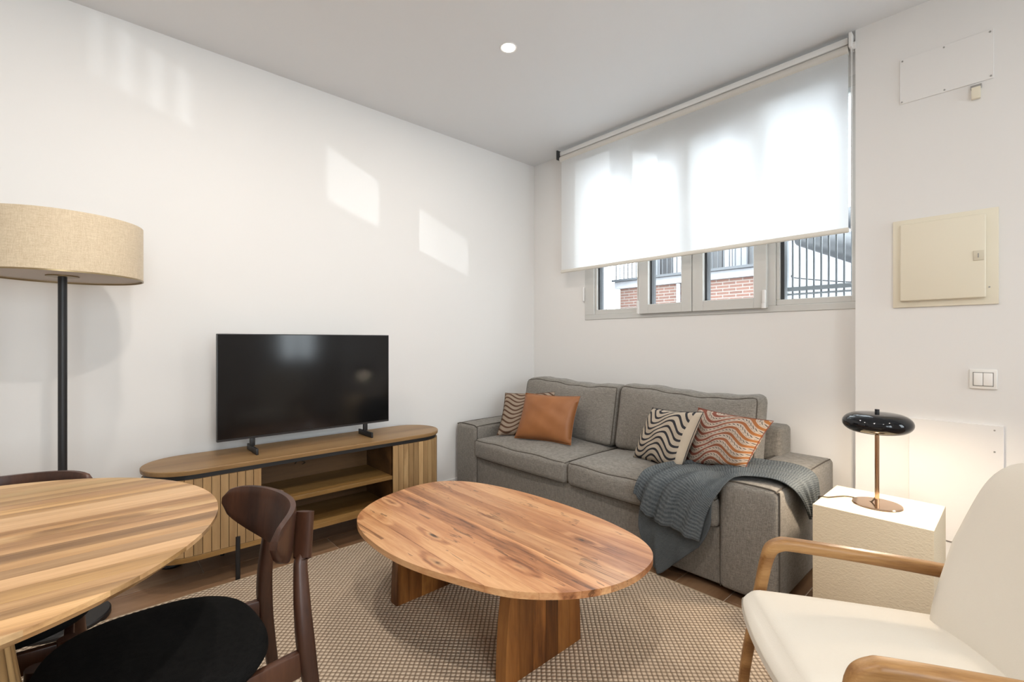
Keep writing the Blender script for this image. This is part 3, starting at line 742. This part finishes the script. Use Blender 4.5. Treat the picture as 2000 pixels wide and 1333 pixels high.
# ------------------------------------------------------------------ dining table
TX, TY, TR = 1.60, -.279, .535
QX, QY = 1.665, -.258
dt = empty('dining_table', (TX, TY, 0), label='round honey-coloured wooden dining table with striped staves and fluted pedestal', cat='table')
circle = [(TX + TR * math.cos(2 * PI * i / 160), TY + TR * math.sin(2 * PI * i / 160)) for i in range(160)]
x = TX - TR - .01; rnd = random.Random(5)
while x < TX + TR:
    w = rnd.choice((.032, .045, .055, .04, .07))
    pl = clip_poly(circle, 0, x + .0002, min(x + w, TX + TR) - .0002)
    if len(pl) >= 3:
        bm = B(); n = len(pl); top, mid, low = [], [], []
        for px_, py_ in pl:
            d = Vector((px_ - TX, py_ - TY)); onrim = d.length > TR - .002
            f = (TR - .022) / TR if onrim else 1
            top.append(bm.verts.new((px_, py_, .75))); mid.append(bm.verts.new((px_, py_, .741))); low.append(bm.verts.new((TX + d.x * f, py_ if not onrim else TY + d.y * f, .724)))
        bm.faces.new(top)
        for a, b in ((mid, top), (low, mid)):
            for k in range(n):
                try: bm.faces.new((a[k], a[(k + 1) % n], b[(k + 1) % n], b[k]))
                except ValueError: pass
        bm.faces.new(low[::-1])
        g = rnd.choice((.80, .92, 1.0, 1.10, 1.2)); mk('stave', bm, M['teak'], dt, world=True, color=(g, g * rnd.uniform(.95, 1.0), g * rnd.uniform(.88, 1.0)), flat_angle=25)
    x += w
pd = empty('pedestal', (0, 0, 0)); pd.parent = dt
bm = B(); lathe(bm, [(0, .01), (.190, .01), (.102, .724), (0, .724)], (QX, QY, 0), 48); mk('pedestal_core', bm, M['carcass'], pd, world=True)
NF = 36
for i in range(NF):
    a = 2 * PI * i / NF; bm = B(); rows = []
    for z, r in ((.0095, .218), (.25, .186), (.5, .152), (.724, .126)):
        hw = PI * r / NF * .80
        c_, s_ = math.cos(a), math.sin(a); ring = []
        for (dr_, dt_) in ((-.03, -hw), (-.004, -hw), (0, -hw * .55), (.001, 0), (0, hw * .55), (-.004, hw), (-.03, hw)):
            ring.append(bm.verts.new((QX + (r + dr_) * c_ - dt_ * s_, QY + (r + dr_) * s_ + dt_ * c_, z)))
        rows.append(ring)
    for p, q in zip(rows, rows[1:]):
        for k in range(7): bm.faces.new((p[k], p[(k + 1) % 7], q[(k + 1) % 7], q[k]))
    bm.faces.new(rows[0][::-1]); bm.faces.new(rows[-1])
    mk('slat', bm, M['mango_slat'], pd, world=True, color=(1.35, 1.3, 1.2))

# ------------------------------------------------------------------ dining chairs (local: +y is the back)
def post_scale(t):
    ks = ((0, .62), (.34, 1.12), (.5, .86), (.66, .74))
    if t > .80: return (1.28, .70)
    for (a, va), (b, vb) in zip(ks, ks[1:]):
        if t <= b: f = (t - a) / (b - a); return (va + (vb - va) * f,) * 2
    return (.74, .74) if t < .70 else (1.28, .70)
def make_chair():
    r = empty('dining_chair', (0, 0, 0))
    # seat pad: rounded trapezoid with a soft crown
    def outline(s=1.0):
        out = []
        for k in range(64):
            a = 2 * PI * k / 64; c_, s_ = math.cos(a), math.sin(a)
            e = 2 / 2.6
            x_ = math.copysign(abs(c_) ** e, c_) * .245; y_ = math.copysign(abs(s_) ** e, s_) * .212
            x_ *= 1 - .10 * (y_ / .212) * .5 - .03; y_ += .032
            out.append((x_ * s, y_ * s))
        return out
    bm = B(); rings = []
    for s, z in ((.90, .418), (.97, .424), (1.0, .436), (.995, .448), (.965, .458), (.88, .465), (.7, .469), (.45, .470), (.2, .4705)):
        rings.append([bm.verts.new((x, y, z)) for x, y in outline(s)])
    for p, q in zip(rings, rings[1:]):
        for k in range(64): bm.faces.new((p[k], p[(k + 1) % 64], q[(k + 1) % 64], q[k]))
    bm.faces.new(rings[0][::-1]); bm.faces.new(rings[-1])
    mk('seat', bm, M['black_fabric'], r)
    # curved backrest plate
    bm = B(); N_ = 28; K = 10; R_ = .290; cy = .012; rows = []
    for i in range(N_ + 1):
        u = -1 + 2 * i / N_; a = u * math.radians(47)
        x_ = R_ * math.sin(a) * 1.0; yb = cy + R_ * math.cos(a)
        half = .060 * max(0, 1 - abs(u) ** 2.4) ** .5 + .010
        zc = .678 + .030 * u * u
        row = []
        for side in (0, 1):
            rad = R_ + (.009 if side else -.009)
            for j in range(K + 1):
                v = (-1 + 2 * j / K) if not side else (1 - 2 * j / K)
                edge = 1 - .35 * abs(v) ** 6
                rr_ = R_ + (.0095 if side else -.0095) * edge
                lean = .10 * (v * half)
                row.append(bm.verts.new((rr_ * math.sin(a), cy + rr_ * math.cos(a) + lean, zc + v * half)))
        rows.append(row)
    m_ = len(rows[0])
    for p, q in zip(rows, rows[1:]):
        for k in range(m_): bm.faces.new((p[k], p[(k + 1) % m_], q[(k + 1) % m_], q[k]))
    bm.faces.new(rows[0][::-1]); bm.faces.new(rows[-1])
    mk('backrest', bm, M['walnut'], r, flat_angle=50)
    for s in (-1, 1):
        # rear leg rises into a flattened block behind the backrest
        path = catmull([(s * .190, .365, 0), (s * .172, .325, .22), (s * .155, .300, .43), (s * .124, .300, .59), (s * .117, .306, .622), (s * .115, .308, .628), (s * .100, .320, .728)], 6)
        bm = B(); sweep(bm, path, rrect(.036, .036, .012, 3), up=Vector((0, 1, 0)), scale=post_scale)
        mk('leg', bm, M['walnut'], r)
        path = [Vector((s * .215, -.185, 0)), Vector((s * .205, -.175, .22)), Vector((s * .195, -.165, .42))]
        bm = B(); sweep(bm, path, circ(.019, 14), scale=lambda t: (.62 + .4 * t, .62 + .4 * t)); mk('leg', bm, M['walnut'], r)
        # side rail
        bm = B(); sweep(bm, [Vector((s * .198, -.165, .385)), Vector((s * .155, .285, .385))], rrect(.020, .062, .004, 2)); mk('side_rail', bm, M['walnut'], r)
    bm = B(); sweep(bm, [Vector((-.19, -.16, .385)), Vector((.19, -.16, .385))], rrect(.020, .055, .004, 2)); mk('front_rail', bm, M['walnut'], r)
    bm = B(); sweep(bm, [Vector((-.162, .17, .375)), Vector((.162, .17, .375))], rrect(.028, .040, .006, 2)); mk('cross_rail', bm, M['walnut'], r)
    return r
c1 = make_chair(); c1.location = (1.752, .088, .009); c1.rotation_euler = (0, 0, math.radians(2))
tag(c1, 'dark walnut dining chair with black seat, its curved back towards the coffee table', 'chair', 'dining chairs at the round table')
c2 = copy_tree(c1); c2.location = (1.28, -.215, .009); c2.rotation_euler = (0, 0, math.radians(85))
tag(c2, 'walnut dining chair mostly hidden behind the round dining table, top rail showing', 'chair', 'dining chairs at the round table')

# ------------------------------------------------------------------ sofa
sf = empty('sofa', (1.21, 2.6, 0), label='grey-brown fabric two-seat sofa with wide arms under the window', cat='sofa')
def pipe(name, path, par, r=.0038, m='sofa_piping'):
    bm = B(); sweep(bm, path, circ(r, 6), closed=True); return mk(name, bm, M[m], par, world=True)
SX0, SX1, SY0, SY1 = .045, 2.372, 2.165, 3.045
bm, mp = puff(.27, 2.14, 2.185, 3.02, .03, .30, .012, n=4); mk('base', bm, M['sofa'], sf, world=True)
for x0, x1 in ((SX0, .29), (2.122, SX1)):
    bm, mp = puff(x0, x1, SY0, SY1, .028, .522, .026, bulge=(0, 0, .004, 0, 0, .012), n=8, pw=3); ar = mk('arm', bm, M['sofa'], sf, world=True)
    e = 1
    pts = []
    hx = (x1 - x0) / 2; 
    # front seam: an upside-down U a little behind the front edge
    bm = B(); zz = .522
    pth = [Vector((x0 + .001, SY0 + .02, .03)), Vector((x0 - .001, SY0 + .02, zz - .045)), Vector((x0 + .006, SY0 + .02, zz - .012)), Vector((x0 + .03, SY0 + .02, zz + .003)), Vector(((x0 + x1) / 2, SY0 + .02, zz + .006)), Vector((x1 - .03, SY0 + .02, zz + .003)), Vector((x1 - .006, SY0 + .02, zz - .012)), Vector((x1 + .001, SY0 + .02, zz - .045)), Vector((x1 - .001, SY0 + .02, .03))]
    sweep(bm, catmull(pth, 6), circ(.0035, 6)); mk('piping', bm, M['sofa_piping'], ar, world=True)
    for xx in (x0 + .012, x1 - .012):
        bm = B(); sweep(bm, catmull([(xx, SY0 + .01, zz - .004), (xx, SY0 + .2, zz + .003), (xx, SY1 - .2, zz + .003), (xx, SY1 - .03, zz - .002)], 6), circ(.003, 6)); mk('piping', bm, M['sofa_piping'], ar, world=True)
bm, mp = puff(.262, 2.165, 2.86, SY1, .03, .685, .03, n=6); mk('back_frame', bm, M['sofa'], sf, world=True)
for x0, x1 in ((.293, 1.199), (1.203, 2.118)):
    def wob(q, p):
        q.z += .004 * math.sin(q.x * 17 + q.y * 5) * max(p[2], 0); q.y -= .010 * max(-p[1], 0) * (1 - p[0] ** 4); return q
    bm, mp = puff(x0, x1, 2.150, 2.86, .292, .438, .034, bulge=(0, 0, .018, 0, 0, .040), n=16, fn=wob, pw=2.4)
    cu = mk('seat_cushion', bm, M['sofa'], sf, world=True)
    for s in (1, -1): pipe('piping', [mp(q) for q in [(p[0], p[1], s) for p in [(-1 + 2 * i / 24, -1) for i in range(24)] + [(1, -1 + 2 * i / 16) for i in range(16)] + [(1 - 2 * i / 24, 1) for i in range(24)] + [(-1, 1 - 2 * i / 16) for i in range(16)]]], cu)
for x0, x1 in ((.315, 1.212), (1.222, 2.118)):
    def lean(q, p):
        q.y += (q.z - .45) * .20
        q.z += -.012 * math.cos(q.x * 7.0) * max(p[2], 0) + .004 * math.sin(q.x * 31) * max(p[2], 0); return q
    bm, mp = puff(x0, x1, 2.595, 2.76, .452, .862, .045, bulge=(0, 0, .045, .0, 0, .008), n=14, fn=lean, pw=2.2)
    cu = mk('back_cushion', bm, M['sofa'], sf, world=True)
    for s in (1, -1):
        loop = [(-1 + 2 * i / 24, -1) for i in range(24)] + [(1, -1 + 2 * i / 16) for i in range(16)] + [(1 - 2 * i / 24, 1) for i in range(24)] + [(-1, 1 - 2 * i / 16) for i in range(16)]
        pipe('piping', [mp((p[0], s, p[1])) for p in loop], cu)
for x, y in ((.12, 2.22), (2.30, 2.22), (.12, 2.98), (2.30, 2.98)):
    bm = B(); cyl(bm, (x, y, .0145), .02, .029, 16); mk('foot', bm, M['black_metal'], sf, world=True)

# throw pillows from their four corners
def pillow(name, bl, br, tr, tl, thick, m, label, group=None, n=22, pinch=.06, seed=0, wr=.004):
    P4 = [Vector(p) for p in (bl, br, tr, tl)]
    c = sum(P4, Vector()) / 4
    nrm = (P4[1] - P4[0]).cross(P4[3] - P4[0]).normalized()
    if nrm.y > 0: nrm = -nrm
    rnd = random.Random(seed); ph = [rnd.uniform(0, 6) for _ in range(6)]
    bm = B(); uvl = bm.loops.layers.uv.new('UVMap'); V = {}
    def pos(i, j, side):
        u, v = i / n, j / n; a, b = 2 * u - 1, 2 * v - 1
        # edges draw inwards between the corners
        a2 = a * (1 - pinch * (1 - b * b)); b2 = b * (1 - pinch * (1 - a * a)); uu, vv = (a2 + 1) / 2, (b2 + 1) / 2
        p = (P4[0] * (1 - uu) + P4[1] * uu) * (1 - vv) + (P4[3] * (1 - uu) + P4[2] * uu) * vv
        h = thick / 2 * (max(0, (1 - a ** 2)) * max(0, (1 - b ** 2))) ** .42
        h += wr * math.sin(a * 6 + b * 9 + ph[0]) * (1 - a ** 4) * (1 - b ** 4) + wr * .6 * math.sin(a * 15 - b * 4 + ph[1]) * abs(a) * (1 - a ** 2) * (1 - b ** 2) * 3
        return p + nrm * max(h, 0) * (1 if side else -1) - c
    for side in (0, 1):
        for i in range(n + 1):
            for j in range(n + 1):
                if i in (0, n) or j in (0, n):
                    if (0, i, j) in V: V[(side, i, j)] = V[(0, i, j)]; continue
                V[(side, i, j)] = bm.verts.new(pos(i, j, side))
    for side in (0, 1):
        for i in range(n):
            for j in range(n):
                q = [(i, j), (i + 1, j), (i + 1, j + 1), (i, j + 1)]
                if side == 0: q = q[::-1]
                f = bm.faces.new([V[(side, *k)] for k in q])
                for lp_, k in zip(f.loops, q): lp_[uvl].uv = (k[0] / n, k[1] / n)
    r = empty(name, c, label=label, cat='cushion', group=group)
    mk('pillow_cover', bm, m, r, flat_angle=80)
    # seam cord round the edge
    path = [pos(i, 0, 1) for i in range(n)] + [pos(n, j, 1) for j in range(n)] + [pos(n - i, n, 1) for i in range(n)] + [pos(0, n - j, 1) for j in range(n)]
    bm = B(); sweep(bm, path, circ(.0022, 5), closed=True); mk('seam', bm, m, r)
    return r
G = 'throw cushions on the sofa'
pillow('throw_cushion', (.43, 2.262, .468), (.80, 2.50, .47), (.675, 2.635, .782), (.335, 2.43, .762), .13, M['pil_brown'], 'brown wavy-striped cushion tucked behind the plain orange leather one', G, seed=1)
pillow('throw_cushion', (.598, 2.285, .470), (1.030, 2.400, .470), (1.03, 2.50, .790), (.597, 2.40, .786), .14, M['leather'], 'plain orange-tan leather cushion on the left half of the sofa', G, seed=2, wr=.0022)
pillow('throw_cushion', (1.496, 2.425, .470), (1.837, 2.350, .465), (1.93, 2.42, .792), (1.575, 2.51, .769), .15, M['pil_black'], 'beige cushion with black wavy stripes, in front of the rust one', G, seed=3)
pillow('throw_cushion', (1.80, 2.47, .475), (2.165, 2.36, .548), (2.245, 2.50, .775), (1.835, 2.56, .792), .13, M['pil_rust'], 'rust and orange wavy patterned cushion leaning at the sofa arm by the blanket', G, seed=4)

# ------------------------------------------------------------------ blanket over the arm
def cloth_grid(rows_, across, amp, freq, ph=0, thick=.0035, bm=None, uvs=None):
    """rows_: list of rows of control points (each row left->right); spline in both directions; folds along the length"""
    cross = [catmull(r, across) for r in rows_]
    m_ = len(cross[0]); cols = [catmull([c[k] for c in cross], 7) for k in range(m_)]
    L = len(cols[0])
    nr = {}
    for k in range(m_):
        for i in range(L):
            a = cols[min(k + 1, m_ - 1)][i] - cols[max(k - 1, 0)][i]; b = cols[k][min(i + 1, L - 1)] - cols[k][max(i - 1, 0)]
            n_ = a.cross(b); n_ = n_.normalized() if n_.length > 1e-9 else Vector((0, 0, 1)); nr[(k, i)] = n_
    ref = nr[(m_ // 2, L // 3)]; sg = 1 if ref.z > 0 else -1
    uvl = bm.loops.layers.uv.verify(); V = {}
    for k in range(m_):
        for i in range(L):
            u, t_ = k / (m_ - 1), i / (L - 1)
            am = amp(t_)
            h = am * (math.sin(u * freq * 2 * PI + ph + 1.3 * t_) + .45 * math.sin(u * freq * 4.7 * PI + 2.1 * t_ + ph) + 1.2)
            V[(k, i)] = bm.verts.new(cols[k][i] + nr[(k, i)] * sg * h)
    fs = []
    for k in range(m_ - 1):
        for i in range(L - 1):
            q = [(k, i), (k + 1, i), (k + 1, i + 1), (k, i + 1)]
            f = bm.faces.new([V[x_] for x_ in q]); fs.append(f)
            for lp_, x_ in zip(f.loops, q): lp_[uvl].uv = (x_[1] / (L - 1) * 1.0, x_[0] / (m_ - 1) * .5)
    return fs
def mid(a, b, lift=0, f=.5): return tuple(a[k] * (1 - f) + b[k] * f + (lift if k == 2 else 0) for k in range(3))
st = [((2.402, 2.62, .34), (2.402, 2.47, .345)), ((2.404, 2.60, .44), (2.406, 2.36, .45)), ((2.392, 2.58, .525), (2.395, 2.262, .525)), ((2.31, 2.575, .552), (2.33, 2.262, .548)),
      ((2.20, 2.55, .552), (2.24, 2.24, .547)), ((2.09, 2.50, .548), (2.19, 2.185, .542)), ((1.94, 2.47, .505), (2.168, 2.142, .515)), ((1.83, 2.40, .492), (2.150, 2.118, .47)),
      ((1.785, 2.25, .490), (2.120, 2.108, .425)), ((1.752, 2.125, .468), (2.092, 2.100, .36)), ((1.728, 2.100, .385), (2.066, 2.096, .245))]
rows_ = [[a, mid(a, b, f=.33), mid(a, b, f=.67), b] for a, b in st]
rows_[-1] = [(1.728, 2.100, .385), (1.80, 2.092, .292), (1.92, 2.090, .268), (2.066, 2.094, .245)]
rows_[-2] = [(1.752, 2.125, .468), (1.85, 2.108, .445), (1.96, 2.104, .420), (2.092, 2.102, .36)]
rows_[-3] = [(1.785, 2.25, .492), (1.90, 2.19, .497), (2.02, 2.14, .492), (2.120, 2.108, .43)]
rows_[-4] = [(1.83, 2.40, .494), (1.93, 2.31, .502), (2.05, 2.20, .512), (2.150, 2.120, .48)]
bm = B(); cloth_grid(rows_, 12, lambda t_: .005 + .016 * max(0, t_ - .35), 3.4, .6, bm=bm)
low_top = [(1.775, 2.14, .465), (1.88, 2.13, .468), (2.0, 2.125, .462), (2.115, 2.122, .44)]
low = [low_top, [(1.74, 2.128, .33), (1.86, 2.122, .33), (1.99, 2.122, .34), (2.110, 2.125, .385)], [(1.728, 2.128, .21), (1.83, 2.118, .20), (1.96, 2.118, .24), (2.105, 2.128, .32)],
       [(1.762, 2.128, .115), (1.84, 2.112, .10), (1.93, 2.112, .16), (2.08, 2.126, .255)], [(1.800, 2.128, .045), (1.862, 2.108, .020), (1.93, 2.108, .085), (2.05, 2.122, .205)]]
cloth_grid(low, 10, lambda t_: .004 + .006 * t_, 2.0, 2.2, bm=bm)
bk = mk('throw_blanket', bm, M['blanket'], flat_angle=80)
so = bk.modifiers.new('thickness', 'SOLIDIFY'); so.thickness = .004; so.offset = 0
tag(bk, 'slate-grey crinkled blanket draped over the sofa arm and down the front', 'blanket')

# ------------------------------------------------------------------ side table and lamp
s_t = mk('side_table', bx(2.490, 2.863, 2.205, 2.575, .0, .50, bev=.003), M['plaster']); tag(s_t, 'cream rough-textured cube side table standing between the sofa and the armchair', 'side table')
LX2, LY2 = 2.672, 2.385
tl = empty('table_lamp', (LX2, LY2, .50), label='black mushroom-shade table lamp on a bronze stem, lit, on the cream cube', cat='lamp')
bm = B(); lathe(bm, [(0, .5005), (.082, .5005), (.084, .503), (.082, .507), (.02, .508), (0, .508)], (LX2, LY2, 0), 48); mk('base', bm, M['bronze'], tl, world=True)
bm = B(); cyl(bm, (LX2, LY2, .665), .0078, .315, 20); mk('stem', bm, M['bronze'], tl, world=True)
prof = []
for k in range(15):
    a = -PI * .42 + (PI * .92) * k / 14
    prof.append((.060 + .058 * math.cos(a), .835 + .040 * math.sin(a)))
prof = [(.030, .872)] + [] if False else prof
outer = [(.075, .798)] + prof + [(.03, .8775), (0, .8785)]
inner = [(0, .870), (.04, .868), (.095, .855), (.108, .835), (.100, .812), (.073, .801)]
bm = B(); lathe(bm, outer + inner, (LX2, LY2, 0), 64, close=False)
mk('lamp_shade', bm, M['gloss_black'], tl, world=True, flat_angle=60)
bm = B(); cyl(bm, (LX2, LY2, .884), .008, .014, 16); mk('finial', bm, M['black_metal'], tl, world=True)
bm = B(); bmesh.ops.create_uvsphere(bm, u_segments=20, v_segments=12, radius=.017, matrix=Matrix.Translation((LX2, LY2, .838))); mk('bulb', bm, M['bulb'], tl, world=True)
add_light('table_lamp_glow', 'POINT', (LX2, LY2, .815), 30, (1, .82, .62), shadow_soft_size=.03)
bm = B(); tube(bm, [(LX2 - .006, LY2 + .006, .53), (LX2 - .02, LY2 + .0, .508), (LX2 - .05, LY2 + .02, .5045), (LX2 - .11, LY2 + .02, .5045), (2.515, 2.335, .5045), (2.491, 2.325, .504), (2.480, 2.335, .49), (2.478, 2.36, .40), (2.476, 2.42, .05), (2.476, 2.5, .01)], .0028, 8, smooth=6)
mk('power_cord', bm, M['cord'], tl, world=True)

# ------------------------------------------------------------------ armchair (local: +y forward, +x far side)
FA = math.atan2(-.592, -.805)
ac = empty('armchair', (2.719, 1.338, .009), FA - PI / 2, label='cream upholstered lounge armchair with curved oak armrests beside the side table', cat='armchair')
def seat_fn(q, p):
    k = (q.y - .10) / -.55      # 0 front .. 1 back
    q.z += -.030 * max(0, k) + .0
    f = max(0, min(1, (q.y + .05) / .15))
    if p[2] < 0: q.z += .02 * f
    return q
bm, mp = puff(-.262, .258, -.50, .098, .315, .418, .045, bulge=(.012, .012, 0, .03, 0, .018), n=14, fn=seat_fn, pw=2.2)
mk('seat', bm, M['boucle'], ac)
def back_fn(q, p):
    # lean back and wrap forward at the sides; round the top corners
    q.y += -(q.z - .36) * .44 + .10 * (abs(q.x) / .27) ** 2.4 * .7
    return q
def back_shape():
    n = 26; mth = 30; bm = B(); V = {}
    zb, zt, hw, th = .33, .855, .250, .085
    def corner(x_, z_):
        # superellipse-like silhouette: narrow at the foot, wide shoulders
        pass
    for side in (0, 1):
        for i in range(n + 1):
            for j in range(mth + 1):
                a, b = -1 + 2 * i / n, -1 + 2 * j / mth
                # square -> rounded square
                aa = a * math.sqrt(max(0, 1 - .30 * b ** 6 * (1 if b > 0 else .35))); bb = b * math.sqrt(max(0, 1 - .22 * a ** 6))
                wid = hw * (.76 + .24 * min(1, (bb + 1) / 1.0))
                x_, z_ = aa * wid, zb + (zt - zb) * (bb + 1) / 2
                h = th / 2 * (max(0, 1 - a ** 6) * max(0, 1 - b ** 6)) ** .5
                y_ = -.405 - (z_ - .36) * .44 + .045 * (abs(aa)) ** 2.4
                key = (side, i, j)
                if i in (0, n) or j in (0, mth):
                    if (0, i, j) in V: V[key] = V[(0, i, j)]; continue
                    h = 0
                V[key] = bm.verts.new((x_, y_ + (h if side else -h) + (0), z_ + (h if side else -h) * .42))
    for side in (0, 1):
        for i in range(n):
            for j in range(mth):
                q = [(side, i, j), (side, i + 1, j), (side, i + 1, j + 1), (side, i, j + 1)]
                bm.faces.new([V[k] for k in q])
    return bm
mk('backrest', back_shape(), M['boucle'], ac, flat_angle=80)
for s in (-1, 1):
    X_ = .277 if s > 0 else -.283
    # front leg, rounded corner and armrest in one bent piece
    yo = .010 if s > 0 else .035
    pth = catmull([(X_ + s * .03, .085, .0), (X_ + s * .022, .062 + yo, .15), (X_ + s * .012, .036 + yo, .32), (X_ + s * .004, .014 + yo, .46), (X_, .004 + yo, .505)], 6)[:-1] + \
          catmull([(X_, .004 + yo, .505), (X_, -.006 + yo, .524), (X_, -.028 + yo, .536), (X_, -.060 + yo, .538), (X_ - s * .002, -.20, .526), (X_ - s * .006, -.36, .510), (X_ - s * .008, -.47, .497)], 6)
    bm = B(); sweep(bm, pth, rrect(.036, .034, .011, 3), up=Vector((0, 1, 0)), scale=lambda t: (.72 + .42 * min(1, t * 1.6), .8 + .25 * min(1, t * 2)))
    mk('arm_frame', bm, M['oak'], ac)
    bm = B(); sweep(bm, catmull([(X_ + s * .02, -.56, .0), (X_, -.50, .25), (X_ - s * .008, -.46, .49)], 6), rrect(.032, .036, .010, 3), up=Vector((0, 1, 0))); mk('rear_leg', bm, M['oak'], ac)
    bm = B(); sweep(bm, [Vector((X_ + s * .010, .03, .31)), Vector((X_, -.50, .27))], rrect(.026, .05, .008, 2)); mk('side_rail', bm, M['oak'], ac)
bm = B(); sweep(bm, [Vector((-.285, .02, .30)), Vector((.285, .02, .30))], rrect(.026, .045, .008, 2)); mk('front_rail', bm, M['oak'], ac)
